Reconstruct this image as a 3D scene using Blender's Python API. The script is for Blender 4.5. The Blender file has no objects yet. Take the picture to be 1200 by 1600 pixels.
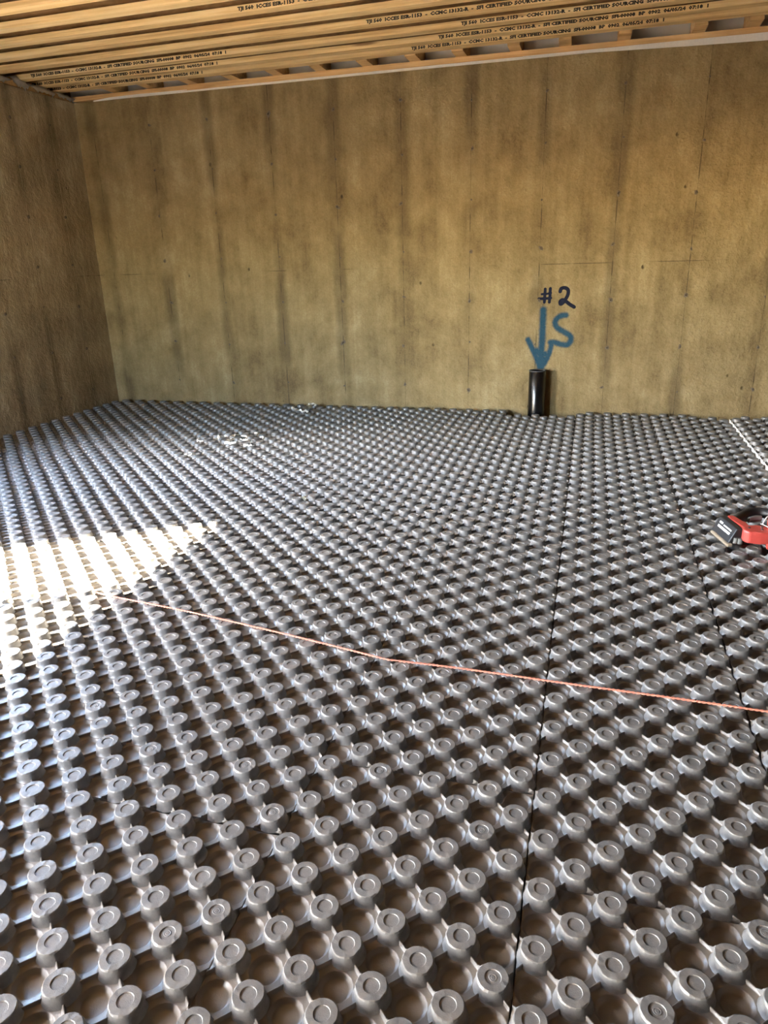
import bpy, bmesh, math, random
from mathutils import Vector, Matrix
import numpy as np

# ------------------------------------------------------------------ camera
S = bpy.context.scene
COL = S.collection
cam_d = bpy.data.cameras.new('camera')
cam = bpy.data.objects.new('camera', cam_d)
COL.objects.link(cam)
RW = ((0.963873, 0.0638928, -0.2585857), (0.2649445, -0.3300044, 0.9060361), (-0.0274452, -0.9418146, -0.3350104))
M = Matrix(((RW[0][0], -RW[0][1], -RW[0][2], 0.02187), (RW[1][0], -RW[1][1], -RW[1][2], -0.05896),
            (RW[2][0], -RW[2][1], -RW[2][2], 1.39509), (0, 0, 0, 1)))
cam.matrix_world = M
cam_d.sensor_fit = 'VERTICAL'
cam_d.sensor_height = 32.0
cam_d.lens = 1121.904 / 1600 * 32.0
cam_d.clip_start = 0.02
S.camera = cam

# ------------------------------------------------------------------ sky, sun, exposure
SKY = 9.6
SUN = 430.0
SUN_AZ = (0.864, 0.504)          # the way the sunlight travels over the floor
SUN_EL = math.radians(31.3)
w = bpy.data.worlds.new('sky'); S.world = w; w.use_nodes = True
nt = w.node_tree; nt.nodes.clear()
out = nt.nodes.new('ShaderNodeOutputWorld'); bg = nt.nodes.new('ShaderNodeBackground')
sky = nt.nodes.new('ShaderNodeTexSky'); sky.sky_type = 'NISHITA'; sky.sun_disc = False
sky.sun_elevation = SUN_EL
sky.sun_rotation = math.atan2(-SUN_AZ[0], -SUN_AZ[1])
hs = nt.nodes.new('ShaderNodeHueSaturation'); hs.inputs['Saturation'].default_value = 1.0     # thin high haze
nt.links.new(sky.outputs[0], hs.inputs['Color']); nt.links.new(hs.outputs[0], bg.inputs[0]); bg.inputs[1].default_value = SKY
nt.links.new(bg.outputs[0], out.inputs[0])
sd = bpy.data.lights.new('sun', 'SUN'); sd.energy = SUN; sd.angle = math.radians(0.53); sd.color = (1.0, 0.89, 0.72)
so = bpy.data.objects.new('sun', sd); COL.objects.link(so)
dirv = Vector((SUN_AZ[0] * math.cos(SUN_EL), SUN_AZ[1] * math.cos(SUN_EL), -math.sin(SUN_EL)))
so.rotation_euler = dirv.to_track_quat('-Z', 'Y').to_euler()
so.location = (-12, -6, 8)


def portal(name, loc, sx, sy, normal):
    d = bpy.data.lights.new(name, 'AREA'); d.shape = 'RECTANGLE'; d.size = sx; d.size_y = sy
    d.cycles.is_portal = True
    o = bpy.data.objects.new(name, d); COL.objects.link(o); o.location = loc
    o.rotation_euler = Vector(normal).to_track_quat('-Z', 'Y').to_euler()


S.view_settings.view_transform = 'Standard'
S.view_settings.look = 'None'
S.view_settings.gamma = 1
S.view_settings.use_curve_mapping = False
S.view_settings.exposure = 1.22
S.cycles.max_bounces = 10
S.cycles.diffuse_bounces = 6
S.cycles.sample_clamp_indirect = 8.0

P = 0.0762            # one cell of the floor panels
ZT = 0.045            # top of the nubs
YW = 6.582            # back wall
XL = -4.80            # left wall
ZW = 2.838            # top of the concrete walls
ZJ = 2.90             # underside of the joists
WT = 0.24             # wall thickness
XR, YR = 7.0, -1.5    # right and rear walls, out of view
WIN = (-0.62, 1.566, 0.0, 2.25)   # opening in the left wall: y0, y1, z0, z1
REAR = (-4.6, -3.2, 0.0, 1.95)     # opening added behind the camera to light the nub fronts: x0, x1, z0, z1
portal('portal_left', (XL - WT - 0.05, (WIN[0] + WIN[1]) / 2, (WIN[2] + WIN[3]) / 2), WIN[1] - WIN[0], WIN[3] - WIN[2], (1, 0, 0))
WIN2 = (3.3, 4.45, 1.15, 2.2)      # second opening in the left wall, just out of the picture
portal('portal_left_far', (XL - WT - 0.05, (WIN2[0] + WIN2[1]) / 2, (WIN2[2] + WIN2[3]) / 2), WIN2[1] - WIN2[0], WIN2[3] - WIN2[2], (1, 0, 0))
portal('portal_rear', ((REAR[0] + REAR[1]) / 2, YR - WT - 0.05, (REAR[2] + REAR[3]) / 2), REAR[1] - REAR[0], REAR[3] - REAR[2], (0, 1, 0))

random.seed(7)
rng = np.random.default_rng(5)


# ------------------------------------------------------------------ helpers
def tag(o, label=None, cat=None, group=None, kind=None):
    if label: o['label'] = label
    if cat: o['category'] = cat
    if group: o['group'] = group
    if kind: o['kind'] = kind
    return o


def link(name, mesh, parent=None, loc=None):
    o = bpy.data.objects.new(name, mesh); COL.objects.link(o)
    if parent is not None: o.parent = parent
    if loc is not None: o.location = loc
    return o


def mesh_of(name, bm, mat, smooth=False):
    me = bpy.data.meshes.new(name)
    bmesh.ops.recalc_face_normals(bm, faces=bm.faces)
    bm.to_mesh(me); bm.free()
    for m in (mat if isinstance(mat, (list, tuple)) else [mat]): me.materials.append(m)
    if smooth:
        me.polygons.foreach_set('use_smooth', [True] * len(me.polygons))
    return me


def box(bm, x0, x1, y0, y1, z0, z1, mi=0):
    vs = [bm.verts.new(v) for v in ((x0, y0, z0), (x1, y0, z0), (x1, y1, z0), (x0, y1, z0), (x0, y0, z1), (x1, y0, z1), (x1, y1, z1), (x0, y1, z1))]
    for f in ((0, 3, 2, 1), (4, 5, 6, 7), (0, 1, 5, 4), (1, 2, 6, 5), (2, 3, 7, 6), (3, 0, 4, 7)):
        bm.faces.new([vs[i] for i in f]).material_index = mi
    return vs


def prism(bm, poly, z0, z1, mi=0):
    n = len(poly)
    a = [bm.verts.new((x, y, z0)) for x, y in poly]; b = [bm.verts.new((x, y, z1)) for x, y in poly]
    bm.faces.new(a[::-1]).material_index = mi; bm.faces.new(b).material_index = mi
    for i in range(n):
        bm.faces.new((a[i], a[(i + 1) % n], b[(i + 1) % n], b[i])).material_index = mi


def bevel(bm, w, seg=2):
    bmesh.ops.bevel(bm, geom=list(bm.edges), offset=w, segments=seg, affect='EDGES', profile=0.6, clamp_overlap=True)


# ------------------------------------------------------------------ materials
class N:
    """a tiny node builder"""
    def __init__(s, name):
        s.m = bpy.data.materials.new(name); s.m.use_nodes = True
        s.t = s.m.node_tree; s.b = s.t.nodes['Principled BSDF']
        s.co = s.t.nodes.new('ShaderNodeTexCoord')

    def new(s, typ, **kw):
        n = s.t.nodes.new(typ)
        for k, v in kw.items(): setattr(n, k, v)
        return n

    def set(s, sock, v):
        if isinstance(v, bpy.types.NodeSocket): s.t.links.new(v, sock)
        else: sock.default_value = v

    def map(s, scale, loc=(0, 0, 0), rot=(0, 0, 0), src='Object'):
        n = s.new('ShaderNodeMapping'); s.t.links.new(s.co.outputs[src], n.inputs[0])
        n.inputs[1].default_value = loc; n.inputs[2].default_value = rot; n.inputs[3].default_value = scale
        return n.outputs[0]

    def noise(s, vec, scale=1, detail=4, rough=.55, dist=0):
        n = s.new('ShaderNodeTexNoise'); s.t.links.new(vec, n.inputs['Vector'])
        n.inputs['Scale'].default_value = scale; n.inputs['Detail'].default_value = detail
        n.inputs['Roughness'].default_value = rough; n.inputs['Distortion'].default_value = dist
        return n.outputs[0]

    def math(s, op, a, b=0.0, c=0.0, clamp=False):
        n = s.new('ShaderNodeMath', operation=op, use_clamp=clamp)
        s.set(n.inputs[0], a); s.set(n.inputs[1], b); s.set(n.inputs[2], c)
        return n.outputs[0]

    def rng(s, v, a, b, c=0.0, d=1.0, smooth=True):
        n = s.new('ShaderNodeMapRange', interpolation_type='SMOOTHSTEP' if smooth else 'LINEAR')
        s.set(n.inputs[0], v)
        for i, x in enumerate((a, b, c, d)): n.inputs[i + 1].default_value = x
        return n.outputs[0]

    def mix(s, f, a, b, blend='MIX'):
        n = s.new('ShaderNodeMix', data_type='RGBA', blend_type=blend)
        s.set(n.inputs[0], f)
        for i, v in ((6, a), (7, b)):
            s.set(n.inputs[i], v if isinstance(v, bpy.types.NodeSocket) else (*v, 1))
        return n.outputs[2]

    def ramp(s, v, stops):
        n = s.new('ShaderNodeValToRGB'); s.set(n.inputs[0], v); e = n.color_ramp.elements
        while len(e) < len(stops): e.new(0.5)
        for i, (p, c) in enumerate(stops): e[i].position = p; e[i].color = (*c, 1)
        return n.outputs[0]

    def bump(s, h, dist=0.002, strength=1.0, nrm=None):
        n = s.new('ShaderNodeBump'); n.inputs['Strength'].default_value = strength; n.inputs['Distance'].default_value = dist
        s.set(n.inputs['Height'], h)
        if nrm is not None: s.t.links.new(nrm, n.inputs['Normal'])
        return n.outputs[0]

    def done(s, col, rough, nrm=None, spec=.5, **kw):
        s.set(s.b.inputs['Base Color'], col if isinstance(col, bpy.types.NodeSocket) else (*col, 1))
        s.set(s.b.inputs['Roughness'], rough)
        s.b.inputs['Specular IOR Level'].default_value = spec
        if nrm is not None: s.t.links.new(nrm, s.b.inputs['Normal'])
        for k, v in kw.items(): s.b.inputs[k].default_value = v
        return s.m


def sep(n, vec):
    x = n.new('ShaderNodeSeparateXYZ'); n.t.links.new(vec, x.inputs[0]); return x.outputs


def mat_plain(name, col, rough=.5, spec=.5, var=.12, scale=40, **kw):
    n = N(name); f = n.noise(n.map((1, 1, 1)), scale, 3)
    d = tuple(c * (1 - var) for c in col); l = tuple(min(1, c * (1 + var)) for c in col)
    return n.done(n.mix(f, d, l), rough, None, spec, **kw)


def mat_concrete(name, axis, seam0, pitch, tint=1.0, paint=None, grey=0.0):
    """board-formed basement concrete: tan, with streaks, blotches and stains beside the form joints"""
    n = N(name)
    xyz = sep(n, n.co.outputs['Object'])
    a, z = xyz[axis], xyz[2]
    iso = n.map((1, 1, 1))
    sc = (7.0, 7.0, .42)
    streak = n.noise(n.map(sc), 1.0, 5, .62)
    streak2 = n.noise(n.map((26, 26, .8), (3, 1, 2)), 1.0, 3, .6)
    blot = n.noise(iso, 1.5, 5, .6, .6)
    mott = n.noise(n.map((1, 1, .7), (5, 2, 1)), 6.5, 5, .65)
    grain = n.noise(iso, 85, 3, .6)
    v = n.math('MULTIPLY_ADD', streak, .26, 0)
    v = n.math('MULTIPLY_ADD', blot, .36, v)
    v = n.math('MULTIPLY_ADD', mott, .34, v)
    v = n.math('MULTIPLY_ADD', streak2, .07, v)
    v = n.math('MULTIPLY_ADD', grain, .15, v)
    c = [tuple((k * (1 - grey) + (sum(q) / 3) * grey) * tint for k in q) for q in ((.108, .074, .032), (.210, .155, .074), (.278, .212, .106), (.400, .325, .192))]
    col = n.ramp(v, [(.42, c[0]), (.54, c[1]), (.63, c[2]), (.76, c[3])])
    # stain beside each form joint
    m = n.math('PINGPONG', n.math('ADD', n.math('SUBTRACT', a, seam0), 100 * pitch), pitch / 2)
    wob = n.noise(n.map((3, 3, 1.4), (9, 0, 0)), 1.2, 4, .6)
    d = n.math('ADD', m, n.math('MULTIPLY', wob, -.10))
    st = n.rng(d, -.030, .035, 1, 0)
    pat = n.rng(n.noise(n.map((1.1, 1.1, .9), (1, 4, 0)), 1.3, 3), .42, .60, 0, 1)
    st = n.math('MULTIPLY', st, n.math('MULTIPLY_ADD', pat, .42, .10))
    col = n.mix(st, col, (.080 * tint, .058 * tint, .030 * tint))
    # thin dark joint line, broken
    ln = n.rng(m, .002, .007, 1, 0)
    brk = n.rng(n.noise(n.map((.6, .6, 5), (2, 2, 7)), 1.0, 3),   .46, .60, 0, 1)
    col = n.mix(n.math('MULTIPLY', n.math('MULTIPLY', ln, brk), .6), col, (.05, .038, .022))
    # horizontal lift line at mid height
    hl = n.math('ABSOLUTE', n.math('SUBTRACT', z, 1.295))
    hl = n.math('MULTIPLY', n.rng(hl, .001, .006, 1, 0), n.rng(n.noise(n.map((2.2, 2.2, 1), (4, 0, 1)), 1.0, 2), .5, .6, 0, .6))
    col = n.mix(hl, col, (.05, .037, .02))
    # small dark pocks
    vo = n.new('ShaderNodeTexVoronoi'); n.t.links.new(n.map((7, 7, 5), (1, 1, 3)), vo.inputs['Vector']); vo.inputs['Scale'].default_value = 1.0
    pk = n.math('MULTIPLY', n.rng(vo.outputs['Distance'], .04, .11, 1, 0), n.rng(n.noise(n.map((1, 1, 1), (8, 3, 2)), 3.0, 2), .56, .63, 0, .75))
    col = n.mix(pk, col, (.03, .022, .013))
    h = n.math('MULTIPLY_ADD', grain, .35, n.math('MULTIPLY_ADD', mott, 1.2, n.math('MULTIPLY', n.noise(iso, 24, 4, .6), .8)))
    h = n.math('MULTIPLY_ADD', pk, -1.5, h)
    if paint is not None:
        at = n.new('ShaderNodeAttribute', attribute_name='cover')
        g = n.math('MULTIPLY', n.math('SUBTRACT', n.noise(iso, 60, 4, .7), .5), paint[1])
        a = n.math('MULTIPLY', n.rng(n.math('ADD', at.outputs['Fac'], g), paint[2], paint[3], 0, 1), paint[4])
        col = n.mix(a, col, paint[0])
    return n.done(col, n.rng(mott, .3, .7, .62, .85), n.bump(h, .014, 1.0), .14)


def mat_panel(name='grey_film'):
    """grey thermoformed plastic film over foam"""
    n = N(name)
    info = n.new('ShaderNodeObjectInfo')
    wpos = n.new('ShaderNodeNewGeometry').outputs['Position']
    g = n.noise(wpos, 420, 2, .5)
    dirt = n.noise(wpos, 5.5, 4, .6)
    dust = n.noise(wpos, 46, 4, .65)
    col = n.ramp(n.math('MULTIPLY_ADD', dust, .4, n.math('MULTIPLY', dirt, .6)), [(.36, (.098, .087, .074)), (.52, (.110, .098, .084)), (.68, (.122, .110, .096))])
    col = n.mix(n.math('MULTIPLY', info.outputs['Random'], .22), col, (.07, .07, .07))
    h = n.math('MULTIPLY_ADD', g, .5, n.noise(wpos, 120, 3, .6))
    return n.done(col, n.rng(dust, .3, .7, .36, .44), n.bump(h, .0008, .5), .65)


def mat_nub(name='grey_nub_film'):
    n = N(name)
    info = n.new('ShaderNodeObjectInfo')
    wpos = n.new('ShaderNodeNewGeometry').outputs['Position']
    g = n.noise(wpos, 520, 2, .5)
    scuff = n.noise(n.map((1, 5, 1), src='Object'), 150, 3, .6)
    dust = n.noise(wpos, 40, 4, .65)
    nz = sep(n, n.new('ShaderNodeNewGeometry').outputs['Normal'])[2]
    col = n.ramp(dust, [(.34, (.110, .108, .104)), (.66, (.165, .162, .155))])
    col = n.mix(n.math('MULTIPLY', info.outputs['Random'], .25), col, (.085, .085, .085))
    h = n.math('MULTIPLY_ADD', g, .6, n.math('MULTIPLY', scuff, .5))
    return n.done(col, n.rng(scuff, .3, .7, .33, .47), n.bump(h, .0009, .6), .65)


def mat_wood(name, cols, gscale=(1.2, 26, 26), rough=.62, knots=True):
    n = N(name)
    info = n.new('ShaderNodeObjectInfo')
    off = n.new('ShaderNodeVectorMath', operation='MULTIPLY_ADD')
    n.t.links.new(n.co.outputs['Object'], off.inputs[0]); off.inputs[1].default_value = (1, 1, 1)
    cx = n.new('ShaderNodeCombineXYZ')
    n.set(cx.inputs[0], n.math('MULTIPLY', info.outputs['Random'], 37.0)); n.set(cx.inputs[1], n.math('MULTIPLY', info.outputs['Random'], 11.0))
    n.t.links.new(cx.outputs[0], off.inputs[2])
    def mp(sc):
        q = n.new('ShaderNodeMapping'); n.t.links.new(off.outputs[0], q.inputs[0]); q.inputs[3].default_value = sc; return q.outputs[0]
    g = n.noise(mp(gscale), 1, 5, .6, .3)
    f = n.noise(mp(tuple(k * 4 for k in gscale)), 1, 3, .6)
    b = n.noise(mp((.7, 2, 2)), 1, 2)
    v = n.math('MULTIPLY_ADD', f, .2, n.math('MULTIPLY_ADD', b, .25, n.math('MULTIPLY', g, .55)))
    col = n.ramp(v, [(.36, cols[0]), (.5, cols[1]), (.66, cols[2])])
    if knots:
        vo = n.new('ShaderNodeTexVoronoi'); n.t.links.new(mp((1.1, 9, 9)), vo.inputs['Vector']); vo.inputs['Scale'].default_value = 1
        k = n.math('MULTIPLY', n.rng(vo.outputs['Distance'], .05, .15, 1, 0), .8)
        col = n.mix(k, col, (cols[0][0] * .35, cols[0][1] * .25, cols[0][2] * .25))
    return n.done(col, rough, n.bump(f, .0012, .4), .3)


M_WALL = mat_concrete('tan_concrete_back', 0, -3.43, .6015)
M_WALLL = mat_concrete('tan_concrete_left', 1, 5.70, .49, 1.42, None, .22)
M_WALLO = mat_plain('plain_concrete', (.13, .105, .075), .8, .3, .2, 3)
M_SLAB = mat_plain('slab_concrete', (.22, .20, .17), .85, .3, .25, 6)
M_PANEL = mat_panel()
M_NUB = mat_nub()
M_FOAM = mat_plain('white_foam', (.86, .85, .82), .75, .3, .10, 60)
M_LVL = mat_wood('laminated_flange_wood', ((.46, .28, .115), (.74, .52, .25), (.88, .69, .40)), (.9, 34, 34))
M_OSB = mat_wood('darkened_strand_board', ((.15, .08, .03), (.25, .145, .06), (.34, .21, .10)), (5, 18, 18), .7, False)  # web darkened: shade in the joist gaps is put into the colour
M_PINE = mat_wood('sill_pine', ((.48, .27, .10), (.66, .42, .19), (.80, .57, .30)), (1.4, 30, 30))
M_INK = mat_plain('black_ink', (.018, .015, .012), .6, .3)
M_RIM = mat_plain('grey_rim_insulation', (.78, .77, .76), .6, .4, .15, 5)
M_PIPE = mat_plain('black_plastic_pipe', (.0035, .0035, .004), .22, .5, .2, 20)
M_PIPEIN = mat_plain('pipe_end_grey', (.045, .045, .047), .5, .4, .2, 20)
M_RED = mat_plain('red_plastic', (.40, .050, .040), .45, .5, .15, 30)
M_BLACK = mat_plain('black_rubber', (.012, .012, .013), .5, .45, .2, 60)
M_GREYP = mat_plain('dark_grey_metal', (.11, .115, .11), .4, .5, .2, 30)
M_WHITE = mat_plain('white_print_and_highlight', (.72, .73, .74), .5, .4, .05, 30)  # battery print, and the painted seam highlights on the tool
M_TAN = mat_plain('tan_edge_reflection', (.22, .18, .13), .5, .4, .2, 90)  # colour of a reflection painted along the battery's lower edge
M_CORD = mat_plain('salmon_cord_fibre', (.52, .20, .145), .55, .4, .18, 240)
M_SCRAP = mat_plain('pale_foam_scrap', (.78, .76, .70), .7, .3, .08, 60)
M_FRAME = mat_plain('white_vinyl_frame', (.7, .7, .69), .4, .5, .04, 20)
M_GROUND = mat_plain('yard_soil', (.20, .16, .11), .95, .1, .3, 1.2)


def mat_screen():
    n = N('insect_screen')
    tr = n.new('ShaderNodeBsdfTransparent'); mx = n.new('ShaderNodeMixShader')
    n.done((.02, .02, .02), .7); mx.inputs[0].default_value = .55
    n.t.links.new(tr.outputs[0], mx.inputs[1]); n.t.links.new(n.b.outputs[0], mx.inputs[2])
    n.t.links.new(mx.outputs[0], n.t.nodes['Material Output'].inputs[0])
    return n.m


# ------------------------------------------------------------------ room shell
def slab_box(name, x0, x1, y0, y1, z0, z1, mat, label=None):
    bm = bmesh.new(); box(bm, x0, x1, y0, y1, z0, z1)
    o = link(name, mesh_of(name, bm, mat)); tag(o, label, None, None, 'structure'); return o


floor = slab_box('floor', XL - WT, XR + WT, YR - WT, YW + WT, -.20, -.030, M_SLAB, 'concrete slab covered with grey studded insulation panels')
slab_box('ground', -40, XL - WT, -30, 30, -.4, -.10, M_GROUND, 'bare soil outside the basement')


def formed_wall(name, along, a0, a1, face, out, mat, seams, holes=(), label=None):
    """a poured wall: each form board leaves its own panel, a little proud or back of its neighbour, with a recessed joint"""
    bm = bmesh.new()
    J, D = .0018, .0025
    cuts = sorted(set([a0, a1] + [s for s in seams if a0 + .05 < s < a1 - .05] + [v for h in holes for v in h[:2]]))
    def pt(a, d, z):
        return (a, face + out * d, z) if along == 0 else (face + out * d, a, z)
    def quad(q):
        bm.faces.new([bm.verts.new(pt(*c)) for c in q])
    def bx(p0, p1, q0, q1):
        y0, y1 = sorted((face + out * .006, face + out * WT))
        if along == 0: box(bm, p0, p1, y0, y1, q0, q1)
        else: box(bm, y0, y1, p0, p1, q0, q1)
    off = 0
    for e0, e1 in zip(cuts[:-1], cuts[1:]):
        if e0 in seams or e0 == a0: off = random.uniform(-.0008, .0008)
        mid = (e0 + e1) / 2
        spans = [(-.03, ZW)]
        for h in holes:
            if h[0] < mid < h[1]: spans = [q for q in ((-.03, h[2]), (h[3], ZW)) if q[1] - q[0] > .04]
        l = e0 + J if e0 in seams else e0
        r = e1 - J if e1 in seams else e1
        for z0, z1 in spans:
            quad([(l, off, z0), (r, off, z0), (r, off, z1), (l, off, z1)])
            if e1 in seams: quad([(r, off, z0), (e1, D, z0), (e1, D, z1), (r, off, z1)])
            if e0 in seams: quad([(e0, D, z0), (l, off, z0), (l, off, z1), (e0, D, z1)])
            bx(e0, e1, z0, z1)
    o = link(name, mesh_of(name, bm, mat))
    return tag(o, label, None, None, 'structure')


SEAMS = [-3.43 + .6015 * k for k in range(-2, 12)]
wall_back = formed_wall('wall_back', 0, XL, XR, YW, 1, M_WALL, SEAMS, (), 'tan poured concrete wall with form joints and blue paint marks')
LSEAMS = [5.70 - .49 * k for k in range(-1, 18)]
wall_left = formed_wall('wall_left', 1, YR, YW + WT, XL, -1, M_WALLL, LSEAMS, (WIN, WIN2), 'darker tan poured concrete wall meeting the back wall')
slab_box('wall_right', XR, XR + WT, YR, YW + WT, -.03, ZW, M_WALLO, 'plain concrete wall')
bm = bmesh.new()
for q in ((XL, REAR[0], -.03, ZW), (REAR[1], XR, -.03, ZW), (REAR[0], REAR[1], REAR[3], ZW)):
    box(bm, q[0], q[1], YR - WT, YR, q[2], q[3])
tag(link('wall_rear', mesh_of('wall_rear', bm, M_WALLO)), 'plain concrete wall with a wide opening added for light', None, None, 'structure')

# sliding door in the left wall: one half open, the other half behind a screen
door = link('door_1', None); tag(door, 'sliding patio door, half open, in the wall', None, None, 'structure')
bm = bmesh.new()
for y0, y1, z0, z1 in ((WIN[0], WIN[0] + .04, 0, WIN[3]), (WIN[0], WIN[1], -.03, .0), (.60, .64, 0, WIN[3])):
    box(bm, XL - .16, XL - .10, y0, y1, z0, z1)
link('door_frame', mesh_of('door_frame', bm, M_FRAME), door)
bm = bmesh.new(); box(bm, XL - .132, XL - .130, WIN[0] + .04, .60, 0, WIN[3])
link('screen_panel', mesh_of('screen_panel', bm, mat_screen()), door)

win = link('window_1', None); tag(win, 'basement window in the darker side wall', None, None, 'structure')
bm = bmesh.new()
for y0, y1, z0, z1 in ((WIN2[0], WIN2[0] + .04, WIN2[2], WIN2[3]), (WIN2[1] - .04, WIN2[1], WIN2[2], WIN2[3]), (WIN2[0], WIN2[1], WIN2[2], WIN2[2] + .04), (WIN2[0], WIN2[1], WIN2[3] - .04, WIN2[3])):
    box(bm, XL - .16, XL - .10, y0, y1, z0, z1)
link('window_frame', mesh_of('window_frame', bm, M_FRAME), win)
slab_box('wall_sun_block', -10.2, XL - WT, 1.72, 1.95, -.2, 5.8, M_WALLO, 'added outside wall keeping direct sun off the far window')  # unseen, added only to keep the sun out of the second window

slab_box('wall_sky_block_rear', -9.0, 4.0, -5.9, -5.75, -.2, 1.75, M_OSB, 'added outside wall cutting low sky light at the rear opening')  # unseen blocker, added to dim low sky through the rear opening
slab_box('wall_sky_block_left', -6.6, -6.45, -.8, 1.7, -.2, 1.85, M_OSB, 'added outside wall cutting low sky light at the sliding door')  # unseen blocker, added to dim low sky through the sliding door

# tie marks: broken snap-tie ends left in the joints
def tie_mesh(seed):
    r = random.Random(seed); bm = bmesh.new()
    n = 7
    c = bm.verts.new((0, .004, 0)); ring0, ring1 = [], []
    for i in range(n):
        a = 2 * math.pi * i / n; k = r.uniform(.7, 1.25)
        ring0.append(bm.verts.new((math.cos(a) * .008 * k, -.004 * r.uniform(.4, 1.3), math.sin(a) * .008 * k)))
        ring1.append(bm.verts.new((math.cos(a) * .022 * k * r.uniform(.7, 1.3), .001, math.sin(a) * .022 * k * r.uniform(.7, 1.2))))
    for i in range(n):
        j = (i + 1) % n
        bm.faces.new((c, ring0[j], ring0[i])).material_index = 1
        bm.faces.new((ring0[i], ring0[j], ring1[j], ring1[i]))
    return mesh_of('tie_mark', bm, [M_WALLO, M_INK])


TIES = [tie_mesh(s) for s in range(4)]
for s in SEAMS:
    if s < XL + .2: continue
    if s > 1.9: continue
    for k in range(7):
        z = 2.60 - .395 * k + random.uniform(-.03, .03)
        o = link('tie_mark', random.choice(TIES), wall_back, (s + random.uniform(-.012, .012), YW - .001, z))
        o.rotation_euler = (0, random.uniform(0, 6), 0); q = random.uniform(.35, 1.0); o.scale = (q * random.uniform(.8, 1.5), q, q)
for s in (5.70, 6.19, 5.21):
    for k in range(7):
        z = 2.60 - .395 * k + random.uniform(-.03, .03)
        o = link('tie_mark', random.choice(TIES), wall_left, (XL + .001, s + random.uniform(-.01, .01), z))
        o.rotation_euler = (0, 0, math.pi / 2); q = random.uniform(.5, .9); o.scale = (q, q, q)


# painted marks on the back wall: thin coats laid on the concrete, thinning out at the edge of each stroke
def wallpt(px, py):
    x, y = (760 + px / 6 - 600) / 1121.904, (420 + py / 6 - 800) / 1121.904
    d = Vector([RW[i][0] * x + RW[i][1] * y + RW[i][2] for i in range(3)])
    t = (YW + .05896) / d.y
    return (0.02187 + d.x * t, 1.39509 + d.z * t)


def smooth(pts, n=8):
    P2 = [np.array(p) for p in pts]; out_ = []
    for i in range(len(P2) - 1):
        p0, p1, p2, p3 = P2[max(i - 1, 0)], P2[i], P2[i + 1], P2[min(i + 2, len(P2) - 1)]
        for k in range(n):
            t = k / n
            out_.append(.5 * ((2 * p1) + (-p0 + p2) * t + (2 * p0 - 5 * p1 + 4 * p2 - p3) * t * t + (-p0 + 3 * p1 - 3 * p2 + p3) * t ** 3))
    return np.array(out_ + [P2[-1]])


def cover_field(strokes, X, Z):
    """1 on the stroke's centre line, .5 at its nominal edge, 0 at twice its half width"""
    best = np.zeros_like(X)
    for pts, hw in strokes:
        L = smooth([wallpt(*q) for q in pts])
        for (ax, az), (bx_, bz) in zip(L[:-1], L[1:]):
            dx, dz = bx_ - ax, bz - az; l2 = dx * dx + dz * dz + 1e-12
            t = np.clip(((X - ax) * dx + (Z - az) * dz) / l2, 0, 1)
            best = np.maximum(best, 1 - np.hypot(X - ax - t * dx, Z - az - t * dz) / (2 * hw))
    return best


def painted(name, mat, strokes, label, others=(), depth=.0016):
    pts = np.array([wallpt(*q) for st in strokes for q in st[0]]); m = .07; st = .0045
    xs_ = np.arange(pts[:, 0].min() - m, pts[:, 0].max() + m, st); zs_ = np.arange(pts[:, 1].min() - m, pts[:, 1].max() + m, st)
    X, Z = np.meshgrid(xs_, zs_, indexing='ij')
    C = cover_field(strokes, X, Z)
    keep = C > 0
    if others: keep &= cover_field(others, X, Z) <= C
    cell = keep[:-1, :-1] | keep[1:, :-1] | keep[:-1, 1:] | keep[1:, 1:]
    if others: C = np.maximum(C, cover_field(others, X, Z))
    idx = -np.ones(X.shape, int); verts, vals, faces = [], [], []
    for i, j in zip(*np.nonzero(cell)):
        f = []
        for a_, b_ in ((i, j), (i + 1, j), (i + 1, j + 1), (i, j + 1)):
            if idx[a_, b_] < 0:
                idx[a_, b_] = len(verts); verts.append((X[a_, b_], YW - depth, Z[a_, b_])); vals.append(C[a_, b_])
            f.append(int(idx[a_, b_]))
        faces.append(f)
    me = bpy.data.meshes.new(name); me.from_pydata(verts, [], faces)
    at = me.attributes.new('cover', 'FLOAT', 'POINT'); at.data.foreach_set('value', vals)
    me.materials.append(mat)
    o = link(name, me, wall_back); o['label'] = label; return o


M_NAVY = mat_concrete('navy_marker_on_concrete', 0, -3.43, .6015, 1.0, ((.003, .007, .026), .16, .27, .46, .98))
M_BLUE = mat_concrete('blue_spray_on_concrete', 0, -3.43, .6015, 1.0, ((.001, .056, .108), .42, .12, .72, .92))
NUM = [([(552, 190), (548, 250), (543, 312)], .010), ([(600, 185), (596, 245), (590, 312)], .010),
       ([(520, 238), (560, 236), (606, 226)], .007), ([(492, 280), (540, 280), (604, 274)], .009),
       ([(692, 212), (702, 186), (735, 178), (765, 196), (766, 235), (748, 275), (715, 320), (695, 330), (692, 308), (712, 292), (745, 304), (780, 332), (822, 358)], .012)]
ARROW = [([(534, 385), (530, 470), (527, 560), (522, 680), (512, 800), (505, 920)], .025),
         ([(390, 665), (415, 715), (450, 790), (480, 860), (500, 930)], .021),
         ([(612, 690), (598, 760), (572, 830), (540, 890), (510, 935)], .020),
         ([(470, 770), (510, 800), (550, 800)], .026), ([(490, 850), (515, 890), (540, 850)], .030)]
LET_S = [([(745, 435), (700, 440), (655, 475), (645, 520), (675, 560), (735, 595), (785, 630), (790, 675), (755, 712), (700, 708), (640, 690), (600, 690)], .021)]
painted('painted_number', M_NAVY, NUM, 'navy brushed number sign and figure two')
painted('painted_arrow', M_BLUE, ARROW, 'blue sprayed arrow pointing down at the black pipe', LET_S)
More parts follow.
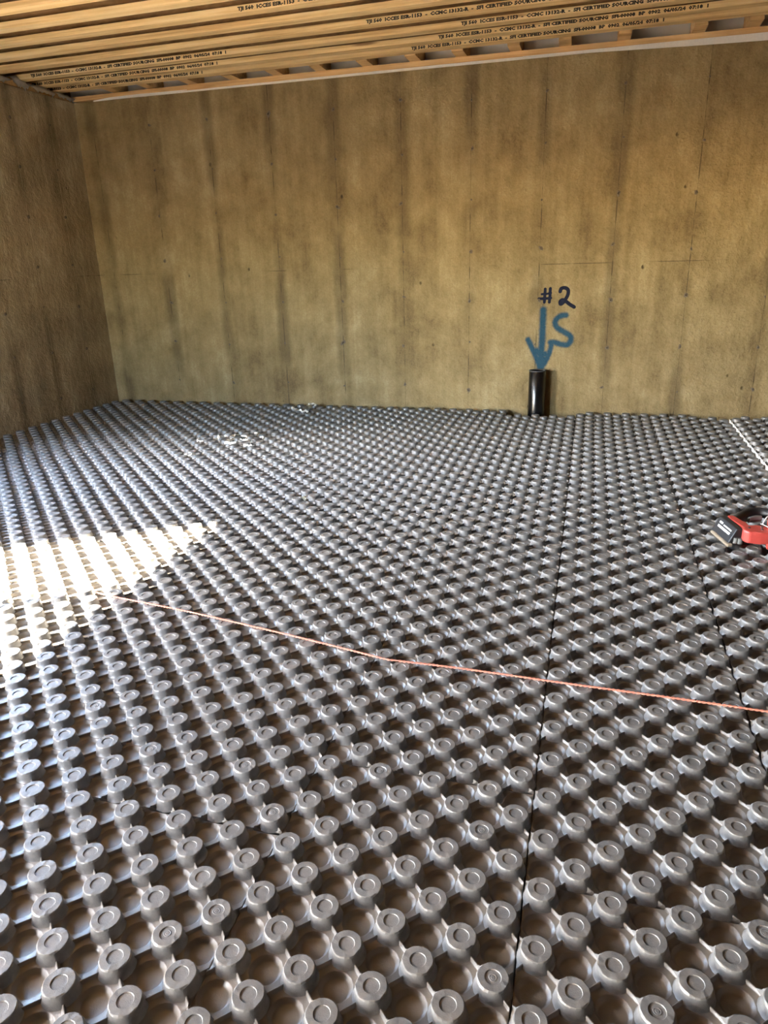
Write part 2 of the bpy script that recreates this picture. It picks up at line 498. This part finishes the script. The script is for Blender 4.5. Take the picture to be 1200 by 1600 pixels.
painted('painted_letter', M_BLUE, LET_S, 'blue sprayed letter S beside the arrow', ARROW, .0017)

# ------------------------------------------------------------------ floor panels
def panel_mesh(ni, nj, par, cut=None):
    """thermoformed sheet: a round dish in every other cell, crested webs between them. Nubs stand where (i+j+par) is even."""
    bm = bmesh.new()
    seg = 16
    for i in range(-1, ni + 1):
        for j in range(-1, nj + 1):
            if (i + j + par) % 2 == 0: continue
            cx, cy = i * P, j * P
            rings = []
            c = bm.verts.new((cx, cy, .0050))
            for r, z in ((.0255, .0048), (.0300, .0062), (.0345, .0150), (.0368, .0162)):
                rings.append([bm.verts.new((cx + r * math.cos(2 * math.pi * k / seg), cy + r * math.sin(2 * math.pi * k / seg), z)) for k in range(seg)])
            for sc, z in ((.895, .0160), (.940, .0180), (.962, .0226), (1.0, .0242)):
                row = []
                for k in range(seg):
                    a = 2 * math.pi * k / seg
                    rr = P * sc / (abs(math.cos(a)) + abs(math.sin(a)))
                    row.append(bm.verts.new((cx + rr * math.cos(a), cy + rr * math.sin(a), z)))
                rings.append(row)
            for k in range(seg):
                k2 = (k + 1) % seg
                bm.faces.new((c, rings[0][k], rings[0][k2]))
                for a, b in zip(rings[:-1], rings[1:]): bm.faces.new((a[k], b[k], b[k2], a[k2]))
    bmesh.ops.remove_doubles(bm, verts=bm.verts, dist=1e-5)
    G = .0005
    for co, no in (((-.5 * P + G, 0, 0), (-1, 0, 0)), (((ni - .5) * P - G, 0, 0), (1, 0, 0)), ((0, -.5 * P + .0032, 0), (0, -1, 0)), ((0, (nj - .5) * P - .0032, 0), (0, 1, 0))):
        bmesh.ops.bisect_plane(bm, geom=bm.verts[:] + bm.edges[:] + bm.faces[:], plane_co=co, plane_no=no, clear_outer=True)
    if cut is not None:
        bmesh.ops.bisect_plane(bm, geom=bm.verts[:] + bm.edges[:] + bm.faces[:], plane_co=cut[0], plane_no=cut[1], clear_outer=True)
    be = [e for e in bm.edges if len(e.link_faces) == 1]
    ex = bmesh.ops.extrude_edge_only(bm, edges=be)
    for v in ex['geom']:
        if isinstance(v, bmesh.types.BMVert): v.co.z = -.030
    for f in ex['geom']:
        if isinstance(f, bmesh.types.BMFace): f.material_index = 1; f.smooth = False
    me = bpy.data.meshes.new('insulation_panel')
    bmesh.ops.recalc_face_normals(bm, faces=bm.faces)
    sm = [f.material_index == 0 for f in bm.faces]
    bm.to_mesh(me); bm.free()
    me.polygons.foreach_set('use_smooth', sm)
    return me


def nub_bm(bm, cx=0, cy=0, ring=False, seg=20, rnd=None):
    rnd = rnd or random
    prof = [(.0415, .0140), (.0392, .0172), (.0372, .0205), (.0355, .0255), (.0344, .0320), (.0338, .0385), (.0335, .0415), (.0322, .0440), (.0305, .0450), (.0172, .0450), (.0160, .0434), (.0120, .0431)]
    if ring: prof += [(.0085, .0432), (.0072, .0440), (.0052, .0434), (.0035, .0440)]
    rings = []
    for q, (r, z) in enumerate(prof):
        row = []
        for k in range(seg):
            a = 2 * math.pi * (k + .5) / seg
            rr = r * (1 + (.018 if k % 2 else -.012) * (q in (3, 4, 5))) + (rnd.uniform(-.0006, .0006) if q in (7, 8) else 0)
            row.append(bm.verts.new((cx + rr * math.cos(a), cy + rr * math.sin(a), z + (rnd.uniform(-.0007, .0005) if q in (6, 7, 8) else 0))))
        rings.append(row)
    for a, b in zip(rings[:-1], rings[1:]):
        for k in range(seg):
            k2 = (k + 1) % seg; bm.faces.new((a[k], a[k2], b[k2], b[k])).smooth = any(a is q for q in rings[:6])
    f = bm.faces.new(rings[-1])
    # small fin on the shoulder, running up from the web
    u = Vector((-1, 1)).normalized(); s = Vector((1, 1)).normalized() * .0026
    sec = []
    for d, zt in ((.0315, .0400), (.0360, .0385), (.0405, .0300), (.0500, .0235)):
        p = u * d
        sec.append([bm.verts.new((cx + p.x - s.x * 1.5, cy + p.y - s.y * 1.5, .008)), bm.verts.new((cx + p.x - s.x * .7, cy + p.y - s.y * .7, zt)),
                    bm.verts.new((cx + p.x + s.x * .7, cy + p.y + s.y * .7, zt)), bm.verts.new((cx + p.x + s.x * 1.5, cy + p.y + s.y * 1.5, .008))])
    for a, b in zip(sec[:-1], sec[1:]):
        for k in range(3): bm.faces.new((a[k], b[k], b[k + 1], a[k + 1])).smooth = True


def nub_mesh(ring, seed):
    bm = bmesh.new(); nub_bm(bm, ring=ring, rnd=random.Random(seed))
    me = bpy.data.meshes.new('nub'); bmesh.ops.recalc_face_normals(bm, faces=bm.faces); bm.to_mesh(me); bm.free()
    me.materials.append(M_NUB); return me


NUBS = [nub_mesh(False, 1), nub_mesh(False, 2), nub_mesh(False, 3), nub_mesh(False, 4), nub_mesh(True, 5)]
PCACHE, FCACHE = {}, {}


def field_mesh(key, cells):
    if key not in FCACHE:
        bm = bmesh.new(); r = random.Random(3)
        for i, j in cells: nub_bm(bm, i * P, j * P, seg=14, rnd=r)
        me = bpy.data.meshes.new('nub_field'); bmesh.ops.recalc_face_normals(bm, faces=bm.faces); bm.to_mesh(me); bm.free()
        me.materials.append(M_NUB); FCACHE[key] = me
    return FCACHE[key]


def in_view(x, y, z=.03, pad=60):
    d = Vector((x - .02187, y + .05896, z - 1.39509))
    c = [sum(RW[i][k] * d[i] for i in range(3)) for k in range(3)]
    if c[2] < .1: return False
    px, py = 600 + 1121.904 * c[0] / c[2], 800 + 1121.904 * c[1] / c[2]
    return -pad < px < 1200 + pad and -pad < py < 1600 + pad


# strip number -> (joint row, column shift, row shift, last row, lift)
STRIPS = {2: (2.5, .16, .0, 83, .030), 1: (8.5, .07, .12, 85, 0), 0: (.5, 0, .0, 85, 0), -1: (4.5, -.035, -.09, 83, 0), -2: (.5, -.04, .0, 85, 0), -3: (10.5, 0, .04, 85, 0),
          -4: (6.5, .03, -.03, 85, 0), -5: (14.5, -.02, .05, 85, 0), -6: (2.5, .02, 0, 85, 0), -7: (8.5, 0, -.04, 85, 0), -8: (12.5, 0, .03, 85, 0)}
NEAR_V = 54
for s, (joint, du, dv, vlast, lift) in STRIPS.items():
    u0, ni = 8 * s, 8
    if s == -8: u0, ni = -62, 6
    v0 = int(joint + .5) - 16
    while v0 <= vlast:
        v1 = min(v0 + 15, vlast); lo = max(v0, -4)
        if v1 < lo: v0 += 16; continue
        nj = v1 - lo + 1
        par = (u0 + lo) % 2
        cut = None
        if s == 1 and v1 == vlast: cut = (((ni - 4.3) * P, (nj - .4) * P, 0), Vector((.55, 1, 0)).normalized())
        key = (ni, nj, par, cut is not None, lift > 0)
        if key not in PCACHE:
            me = panel_mesh(ni, nj, par, cut); me.materials.append(M_PANEL); me.materials.append(M_FOAM if lift else M_PANEL); PCACHE[key] = me
        x, y = (u0 + du + random.uniform(-.004, .004)) * P, (lo + dv + random.uniform(-.02, .02)) * P
        cells = [(i, j) for i in range(ni) for j in range(nj) if (i + j + par) % 2 == 0]
        if cut is not None:
            cells = [(i, j) for i, j in cells if (Vector((i * P, j * P, 0)) - Vector(cut[0])).dot(cut[1]) < -.02]
        vis = [(i, j) for i, j in cells if in_view(x + i * P, y + j * P)]
        if not vis and lo > 40: v0 += 16; continue
        pan = link('insulation_panel', PCACHE[key], floor, (x, y, lift))
        near = vis and lo < NEAR_V - 4
        if near:
            for i, j in cells:
                me = NUBS[4] if random.random() < .10 else NUBS[random.randrange(4)]
                link('nub', me, pan, (i * P, j * P, 0))
        else:
            o = link('nub_field', field_mesh(key, cells), pan); o['kind'] = 'stuff'
        v0 += 16

# ------------------------------------------------------------------ ceiling: deck, I-joists, blocking, rim
ceiling = slab_box('ceiling', XL - WT, XR + WT, YR - WT, YW + WT, 3.205, 3.23, M_OSB, 'floor deck above wooden I-joists')
YAW = -.0275
TXT = 'TJI 560  ICCES ESR-1153  -  CCMC 13132-R  -  SFI CERTIFIED SOURCING  SFI-00008  BP  0902  06/05/24  07:18  1'
cu = bpy.data.curves.new('lettering', 'FONT'); cu.body = TXT; cu.size = .026; cu.resolution_u = 1; cu.offset = .0016
tmp = bpy.data.objects.new('lettering_tmp', cu); COL.objects.link(tmp)
bpy.context.view_layer.update()
LET = bpy.data.meshes.new_from_object(tmp.evaluated_get(bpy.context.evaluated_depsgraph_get())); LET.name = 'lettering'
bpy.data.objects.remove(tmp)
xs = [v.co.x for v in LET.vertices]; kx = 1.85 / (max(xs) - min(xs))
for v in LET.vertices: v.co = Vector((v.co.x * kx, 0, v.co.y * 1.05))
LET.materials.clear(); LET.materials.append(M_INK)


def ibeam(bm, x0, x1):
    box(bm, x0, x1, -.0055, .0055, .036, .268)


J0, J1 = XL - .12, XR + .1
JM = {}
bm = bmesh.new(); box(bm, J0, J1, -.0055, .0055, .036, .268); JM['web'] = mesh_of('joist_web', bm, M_OSB)
bm = bmesh.new(); box(bm, J0, J1, -.0445, .0445, 0, .038); bevel(bm, .0015, 1); JM['bottom_flange'] = mesh_of('bottom_flange', bm, M_LVL)
bm = bmesh.new(); box(bm, J0, J1, -.0445, .0445, .266, .304); JM['top_flange'] = mesh_of('top_flange', bm, M_LVL)
# far edge of each joist at x = -1.48, and where its lettering starts
JOISTS = [(6.352, -1.45), (6.135, -1.19), (5.873, -.975), (5.575, -1.585), (5.290, None), (5.0, -2.28)] + [(5.0 - .295 * k, None) for k in range(1, 12)]
ft = [None] * 20
for far, start in JOISTS:
    yc = far - .0445
    j = link('joist', JM['web'], ceiling, (0, yc - YAW * 1.48 * -1 * -1, ZJ))
    # rotate about the point x = -1.48
    j.matrix_local = Matrix.Translation((-1.48, yc, ZJ)) @ Matrix.Rotation(math.atan(YAW), 4, 'Z') @ Matrix.Translation((1.48, 0, 0))
    for k in ('bottom_flange', 'top_flange'): link(k, JM[k], j)
    if start is not None:
        for q in (0, -3.69, 3.69):
            if start + q < -5.2 or start + q > 1.8: continue
            link('lettering', LET, j, (start + q, -.0452, .0085))

bm = bmesh.new(); box(bm, XL - .2, XR, YW + .145, YW + .185, ZW, 3.205)
rim = link('rim_board', mesh_of('rim_board', bm, M_RIM), ceiling)
for q in ((XL - .20, XL - .13, YR - WT, YW + .185), (XR + .12, XR + .18, YR - WT, YW + .185)):
    bm = bmesh.new(); box(bm, q[0], q[1], q[2], q[3], ZW, 3.205); link('rim_board', mesh_of('rim_board', bm, M_OSB), ceiling)
bm = bmesh.new(); box(bm, XL - .2, XR + .18, YR - .2, YR - .13, ZW, 3.205); link('rim_board', mesh_of('rim_board', bm, M_OSB), ceiling)
bm = bmesh.new(); box(bm, -.046, .046, -.19, .14, 0, .15); BLK = mesh_of('blocking', bm, M_PINE)
for x in (-4.335, -3.96, -3.54, -3.12, -2.71, -2.315, -1.90, -1.49, -1.11, -.675, -.295, .14, .665, 1.035, 1.47, 1.9):
    o = link('blocking', BLK, ceiling, (x, YW, ZJ)); o.rotation_euler = (0, 0, random.uniform(-.03, .03))


def strip(name, pts, y0, y1, mat, label, kind='structure'):
    """a board on the wall top: pts = (x, z bottom, z top)"""
    bm = bmesh.new(); rows = []
    for x, a, b in pts:
        rows.append([bm.verts.new((x, y0, a)), bm.verts.new((x, y1, a)), bm.verts.new((x, y1, b)), bm.verts.new((x, y0, b))])
    for r0, r1 in zip(rows[:-1], rows[1:]):
        for k in range(4): bm.faces.new((r0[k], r0[(k + 1) % 4], r1[(k + 1) % 4], r1[k]))
    bm.faces.new(rows[0]); bm.faces.new(rows[-1])
    o = link(name, mesh_of(name, bm, mat)); return tag(o, label, None, None, kind)


strip('trim_2', [(XL, 2.848, 2.888), (-3.2, 2.856, 2.898), (-1.5, 2.860, 2.9), (XR, 2.860, 2.9)], YW - .004, YW + .14, M_PINE, 'wooden sill plate along the top of the back wall')
strip('trim_3', [(XL + .25, 2.838, 2.848), (-4.1, 2.838, 2.850), (-3.3, 2.838, 2.857), (-1.5, 2.838, 2.860), (-.9, 2.838, 2.8605), (XR, 2.838, 2.8605)], YW + .006, YW + .13, M_FOAM, 'white foam strip under the sill plate')
bm = bmesh.new(); box(bm, XL - .16, XL - .02, YR, YW, 2.848, 2.89)
tag(link('trim_4', mesh_of('trim_4', bm, M_PINE)), 'wooden sill plate along the top of the left wall', None, None, 'structure')

# white foam gasket bands showing on the back wall head, with their free lower edge
def gasket(name, pts, y, label, cat):
    bm = bmesh.new(); rows = []
    for x, a, b in pts:
        rows.append([bm.verts.new((x, y, a)), bm.verts.new((x, y, b)), bm.verts.new((x, y + .006, b)), bm.verts.new((x, y + .006, a))])
    for r0, r1 in zip(rows[:-1], rows[1:]):
        for k in range(4): bm.faces.new((r0[k], r0[(k + 1) % 4], r1[(k + 1) % 4], r1[k]))
    bm.faces.new(rows[0]); bm.faces.new(rows[-1])
    o = link(name, mesh_of(name, bm, M_FOAM)); return tag(o, label, cat)


gasket('foam_gasket', [(-.62, 2.852, 2.858), (-.3, 2.842, 2.858), (.1, 2.832, 2.859), (.6, 2.818, 2.859), (1.1, 2.808, 2.859), (1.7, 2.800, 2.859)], YW - .012, 'long white foam band hanging below the sill plate near the right end', 'gasket')
gasket('foam_gasket', [(-4.58, 2.834, 2.842), (-4.4, 2.836, 2.856), (-4.1, 2.842, 2.860), (-3.9, 2.846, 2.858), (-3.6, 2.854, 2.857)], YW - .012, 'short white foam band under the sill plate near the left corner', 'gasket')


def crumple(name, pts, seed, label, wd=.05):
    """a crumpled ribbon of thin white foam lying on the left wall's head; pts = (y, z)"""
    pts = [(y, z + .022) for y, z in pts]
    r = random.Random(seed); bm = bmesh.new(); rows = []
    n = 14
    for k in range(n + 1):
        t = k / n * (len(pts) - 1); i = min(int(t), len(pts) - 2); f = t - i
        y = pts[i][0] * (1 - f) + pts[i + 1][0] * f; z = pts[i][1] * (1 - f) + pts[i + 1][1] * f
        e = min(1, 4 * min(k, n - k) / n + .15)
        row = [bm.verts.new((XL - .06, y, z + .012 + r.uniform(-.004, .01))), bm.verts.new((XL - .005 + r.uniform(0, .012), y + r.uniform(-.01, .01), z + .016 + r.uniform(-.004, .006))),
               bm.verts.new((XL + .022 + r.uniform(0, .022), y + r.uniform(-.01, .01), z + .002 - wd * .25 * e)), bm.verts.new((XL + .014 + r.uniform(0, .014), y, z - wd * .55 * e * r.uniform(.6, 1.2)))]
        rows.append(row)
    for r0, r1 in zip(rows[:-1], rows[1:]):
        for q in range(3): bm.faces.new((r0[q], r0[q + 1], r1[q + 1], r1[q]))
    bmesh.ops.solidify(bm, geom=list(bm.faces), thickness=.003)
    o = link(name, mesh_of(name, bm, M_FOAM, True)); return tag(o, label, 'gasket')


crumple('foam_gasket', [(5.15, 2.868), (5.4, 2.872), (5.62, 2.862), (5.74, 2.852)], 1, 'long crumpled white foam strip on the head of the darker side wall', .075)
crumple('foam_gasket', [(5.77, 2.868), (5.84, 2.884), (5.92, 2.866), (5.97, 2.85)], 2, 'bunched white foam knot between two strips on the side wall head', .11)
crumple('foam_gasket', [(5.99, 2.854), (6.12, 2.860), (6.24, 2.853), (6.30, 2.846)], 3, 'short torn white foam strip on the side wall head', .07)
crumple('foam_gasket', [(6.33, 2.850), (6.42, 2.856), (6.50, 2.850), (6.56, 2.842)], 4, 'torn white foam end beside the room corner', .06)

# ------------------------------------------------------------------ drain pipe
pipe = link('drain_pipe', None, None, (-.392, 6.488, -.03)); tag(pipe, 'black plastic drain pipe standing against the back wall under a blue arrow', 'pipe')
def tube(r0, r1, z0, z1, seg=40):
    bm = bmesh.new(); R = []
    for r, z in ((r0, z0), (r0, z1 - .003), (r0 - .003, z1), (r1, z1), (r1, z0)):
        R.append([bm.verts.new((r * math.cos(2 * math.pi * k / seg), r * math.sin(2 * math.pi * k / seg), z)) for k in range(seg)])
    for a, b in zip(R[:-1], R[1:]):
        for k in range(seg): bm.faces.new((a[k], a[(k + 1) % seg], b[(k + 1) % seg], b[k])).smooth = True
    return bm


link('pipe_barrel', mesh_of('pipe_barrel', tube(.0735, .066, 0, .437), M_PIPE), pipe)
o = link('pipe_rim', mesh_of('pipe_rim', tube(.0742, .0655, .432, .441), M_PIPEIN), pipe)

# ------------------------------------------------------------------ cord over the nubs
def cord(name, pts, rad, label):
    dense = []
    V3 = [Vector(p) for p in pts]
    for i in range(len(V3) - 1):
        p0, p1, p2, p3 = V3[max(i - 1, 0)], V3[i], V3[i + 1], V3[min(i + 2, len(V3) - 1)]
        n = max(4, int((p2 - p1).length / .006))
        for k in range(n):
            t = k / n
            dense.append(.5 * ((2 * p1) + (-p0 + p2) * t + (2 * p0 - 5 * p1 + 4 * p2 - p3) * t * t + (-p0 + 3 * p1 - 3 * p2 + p3) * t ** 3))
    dense.append(V3[-1])
    bm = bmesh.new(); seg = 6
    for ph in (0, math.pi):
        rows = []; L = 0
        for i, c in enumerate(dense):
            a, b = dense[max(i - 1, 0)], dense[min(i + 1, len(dense) - 1)]
            t = (b - a).normalized(); s = t.cross(Vector((0, 0, 1))).normalized(); u = s.cross(t)
            if i: L += (c - dense[i - 1]).length
            th = L / .030 * 2 * math.pi + ph
            o = c + (s * math.cos(th) + u * math.sin(th)) * rad * .55
            rows.append([bm.verts.new(o + (s * math.cos(2 * math.pi * k / seg) + u * math.sin(2 * math.pi * k / seg)) * rad * .62) for k in range(seg)])
        for r0, r1 in zip(rows[:-1], rows[1:]):
            for k in range(seg): bm.faces.new((r0[k], r0[(k + 1) % seg], r1[(k + 1) % seg], r1[k]))
    o = link(name, mesh_of(name, bm, M_CORD, True)); return tag(o, label, 'cord')


ZC = ZT + .0040
cord('cord', [(-1.985, 2.335, ZC), (-1.90, 2.316, ZC), (-1.5, 2.258, ZC), (-1.095, 2.184, ZC), (-.80, 2.124, ZC), (-.605, 2.081, ZC), (-.55, 2.079, ZC), (-.30, 2.078, ZC), (.015, 2.066, ZC),
              (.35, 2.057, ZC), (.64, 2.045, ZC), (1.1, 2.03, ZC), (1.6, 2.02, ZC)], .0037, 'thin salmon pink cord lying across the nubs of the grey floor')

# ------------------------------------------------------------------ power tool
TZ = ZT + .001
tool = link('power_tool', None, None, (.80, 3.50, TZ)); tag(tool, 'red and black cordless power tool lying on its side on the grey floor panels', 'power tool')


def tool_part(name, bm, mat, parent=tool, smooth=False):
    for v in bm.verts: v.co -= Vector((.80, 3.50, 0))
    return link(name, mesh_of(name, bm, mat, smooth), parent)


e1 = Vector((.061, -.232)).normalized(); e0 = Vector((e1.y * -1, e1.x))      # along the pack, and towards the tool
b0 = Vector((.688, 3.600))
def bp(a, b): q = b0 + e1 * a + e0 * b; return (q.x, q.y)
def along_pack(sec, a0, a1):
    """a bar along the pack with the cross-section sec = (towards the tool, height)"""
    bm = bmesh.new(); ends = []
    for a_ in (a0, a1): ends.append([bm.verts.new((*bp(a_, q), z)) for q, z in sec])
    n = len(sec)
    for k in range(n): bm.faces.new((ends[0][k], ends[0][(k + 1) % n], ends[1][(k + 1) % n], ends[1][k]))
    bm.faces.new(ends[0]); bm.faces.new(ends[1])
    return bm


bm = along_pack([(-.004, .014), (.030, .086), (.056, .088), (.072, .060), (.072, .014)], -.018, .172); bevel(bm, .006, 2)
bat = tool_part('battery', bm, M_BLACK)
bm = along_pack([(-.012, .0), (-.010, .014), (.012, .016), (.014, .0)], -.012, .185); bevel(bm, .003, 1)
tool_part('battery_edge_reflection', bm, M_TAN)  # reflection on the pack's bottom edge, built as a tan bar
for a0, a1, t0, t1 in ((.014, .140, .42, .56), (.058, .140, .66, .74), (.012, .044, .68, .80)):
    f_ = lambda t, d: (-.004 + .034 * t - d * .9, .014 + .072 * t + d * .42)
    bm = along_pack([f_(t0, .0002), f_(t0, .0014), f_(t1, .0014), f_(t1, .0002)], a0, a1)
    for v in bm.verts: v.co -= Vector((.80, 3.50, 0))
    o = link('battery_print', mesh_of('battery_print', bm, M_WHITE), bat); o['label'] = 'white printed bar'
for a_, q in ((.150, .050), (.162, .066)):
    bm = bmesh.new(); bmesh.ops.create_cone(bm, segments=12, radius1=.012, radius2=.010, depth=.026, cap_ends=True)
    c = bp(a_ + .022, q - .02)
    for v in bm.verts: v.co += Vector((c[0], c[1], .030))
    tool_part('latch_button', bm, M_GREYP)


def sweep(pts, rad, seg=10, flat=1.0):
    bm = bmesh.new(); rows = []
    V3 = [Vector(p) for p in pts]; d = []
    for i in range(len(V3) - 1):
        p0, p1, p2, p3 = V3[max(i - 1, 0)], V3[i], V3[i + 1], V3[min(i + 2, len(V3) - 1)]
        r1, r2 = rad[i], rad[i + 1]
        for k in range(5):
            t = k / 5
            d.append((.5 * ((2 * p1) + (-p0 + p2) * t + (2 * p0 - 5 * p1 + 4 * p2 - p3) * t * t + (-p0 + 3 * p1 - 3 * p2 + p3) * t ** 3), r1 + (r2 - r1) * t))
    d.append((V3[-1], rad[-1]))
    for i, (c, r) in enumerate(d):
        t = (d[min(i + 1, len(d) - 1)][0] - d[max(i - 1, 0)][0]).normalized(); s = t.cross(Vector((0, 0, 1))).normalized(); u = s.cross(t)
        rows.append([bm.verts.new(c + s * math.cos(2 * math.pi * k / seg) * r + u * math.sin(2 * math.pi * k / seg) * r * flat) for k in range(seg)])
    for r0, r1 in zip(rows[:-1], rows[1:]):
        for k in range(seg): bm.faces.new((r0[k], r0[(k + 1) % seg], r1[(k + 1) % seg], r1[k]))
    bm.faces.new(rows[0]); bm.faces.new(rows[-1])
    return bm


bm = bmesh.new(); prism(bm, [bp(-.018, .066), bp(.030, .062), bp(.165, .062), bp(.172, .100), bp(.10, .112), bp(-.018, .096)], .020, .088); bevel(bm, .008, 2)
tool_part('battery_shoe', bm, M_RED)
tool_part('grip', sweep([(.775, 3.60, .06), (.812, 3.675, .062), (.862, 3.745, .063), (.915, 3.775, .064), (.965, 3.755, .064), (1.02, 3.70, .064)], [.022, .023, .024, .024, .023, .024], 12, 1.15), M_BLACK, smooth=True)
bm = bmesh.new(); prism(bm, [(.786, 3.470), (.812, 3.492), (.852, 3.508), (.900, 3.490), (.905, 3.400), (.858, 3.396), (.806, 3.398), (.784, 3.425)], .034, .092); bevel(bm, .009, 2)
bar = tool_part('lower_bar', bm, M_RED)
for x, y in ((.815, 3.455), (.868, 3.440), (.872, 3.470)):
    bm = bmesh.new(); bmesh.ops.create_cone(bm, segments=10, radius1=.0065, radius2=.0055, depth=.004, cap_ends=True)
    for v in bm.verts: v.co += Vector((x - .80, y - 3.50, .0930))
    link('screw', mesh_of('screw', bm, M_BLACK), bar)
bm = bmesh.new(); prism(bm, [(.885, 3.40), (.965, 3.35), (1.16, 3.42), (1.22, 3.60), (1.13, 3.73), (1.0, 3.745), (.945, 3.69), (.905, 3.52)], .006, .108); bevel(bm, .016, 3)
body = tool_part('motor_housing', bm, M_RED, smooth=False)
tool_part('seam_highlight', sweep([(.873, 3.505, .098), (.890, 3.455, .104), (.925, 3.385, .104), (.945, 3.362, .094)], [.003, .004, .004, .003], 6, .5), M_WHITE)  # highlight along a housing seam, built as a pale bar
tool_part('seam_highlight', sweep([(.880, 3.500, .100), (.905, 3.56, .108), (.935, 3.62, .109)], [.003, .004, .003], 6, .5), M_WHITE)  # second seam highlight, also a pale bar
bm = bmesh.new(); prism(bm, [(.93, 3.345), (.975, 3.315), (1.19, 3.385), (1.18, 3.45), (1.0, 3.40)], .0, .070); bevel(bm, .008, 2)
tool_part('gear_case', bm, M_GREYP)
tool_part('trigger', sweep([(.852, 3.66, .06), (.885, 3.68, .061), (.915, 3.69, .061)], [.010, .012, .010], 8, 1.6), M_GREYP)
tool_part('nose_barrel', sweep([(1.18, 3.52, .055), (1.26, 3.545, .055), (1.36, 3.58, .05)], [.045, .038, .028], 12, 1.0), M_BLACK)


# ------------------------------------------------------------------ scraps on the far panels
def scrap_mesh(seed, ln):
    r = random.Random(seed); bm = bmesh.new(); rows = []
    n = 5
    x = -ln / 2; bend = r.uniform(-.6, .6)
    for k in range(n + 1):
        t = k / n; xx = x + ln * t; yy = bend * ln * (t - .5) ** 2 * 2
        wd = ln * .20 * (1 - abs(t - .5) * r.uniform(.5, 1.2)); z = r.uniform(.001, .02)
        rows.append([bm.verts.new((xx, yy - wd, z)), bm.verts.new((xx + r.uniform(-.004, .004), yy, z + .012)), bm.verts.new((xx, yy + wd, z + r.uniform(-.001, .008)))])
    for r0, r1 in zip(rows[:-1], rows[1:]):
        for q in range(2): bm.faces.new((r0[q], r0[q + 1], r1[q + 1], r1[q]))
    bmesh.ops.solidify(bm, geom=list(bm.faces), thickness=.004)
    zm = min(v.co.z for v in bm.verts)
    for v in bm.verts: v.co.z -= zm
    return mesh_of('foam_scrap', bm, M_SCRAP)


SC = [scrap_mesh(s, .07) for s in range(5)]
ORD = ['nearest', 'second', 'third', 'fourth', 'fifth', 'sixth', 'seventh', 'eighth', 'ninth', 'tenth']
def scraps(pts, what, group, k0=1.0):
    pts = sorted(pts)
    for k, (x, y) in enumerate(pts):
        o = link('foam_scrap', random.choice(SC), None, (x, y, ZT)); o.rotation_euler = (0, 0, random.uniform(0, 6.28))
        q = random.uniform(.8, 1.5) * k0; o.scale = (q, q * .8, q)
        pos = 'nearest the room corner' if k == 0 else 'farthest from the room corner' if k == len(pts) - 1 else ORD[k] + ' from the room corner'
        tag(o, 'pale foam scrap in the ' + what + ', ' + pos, 'scrap', group)


scraps([(-2.83, 6.30), (-2.66, 6.25), (-2.58, 6.18), (-2.55, 6.13), (-2.49, 6.10), (-2.50, 6.26), (-2.53, 6.38)], 'trail by the back wall', 'scraps near the back wall', 1.1)
scraps([(-2.78, 5.02), (-2.70, 5.14), (-2.61, 5.12), (-2.565, 5.00), (-2.50, 4.94), (-2.53, 5.20), (-2.44, 5.10), (-2.45, 4.85), (-2.62, 4.87), (-2.66, 4.98)], 'patch on the open floor', 'scraps in the open floor patch')
for (x, y), lab in (((-1.53, 3.70), 'single curled pale scrap alone between the open floor and the pipe'), ((-2.91, 4.91), 'pale scrap just outside the scattered patch, on its corner side'), ((-2.76, 4.50), 'pale scrap alone between the scattered patch and the sunlit panels')):
    o = link('foam_scrap', random.choice(SC), None, (x, y, ZT)); o.rotation_euler = (0, 0, random.uniform(0, 6.28)); tag(o, lab, 'scrap')
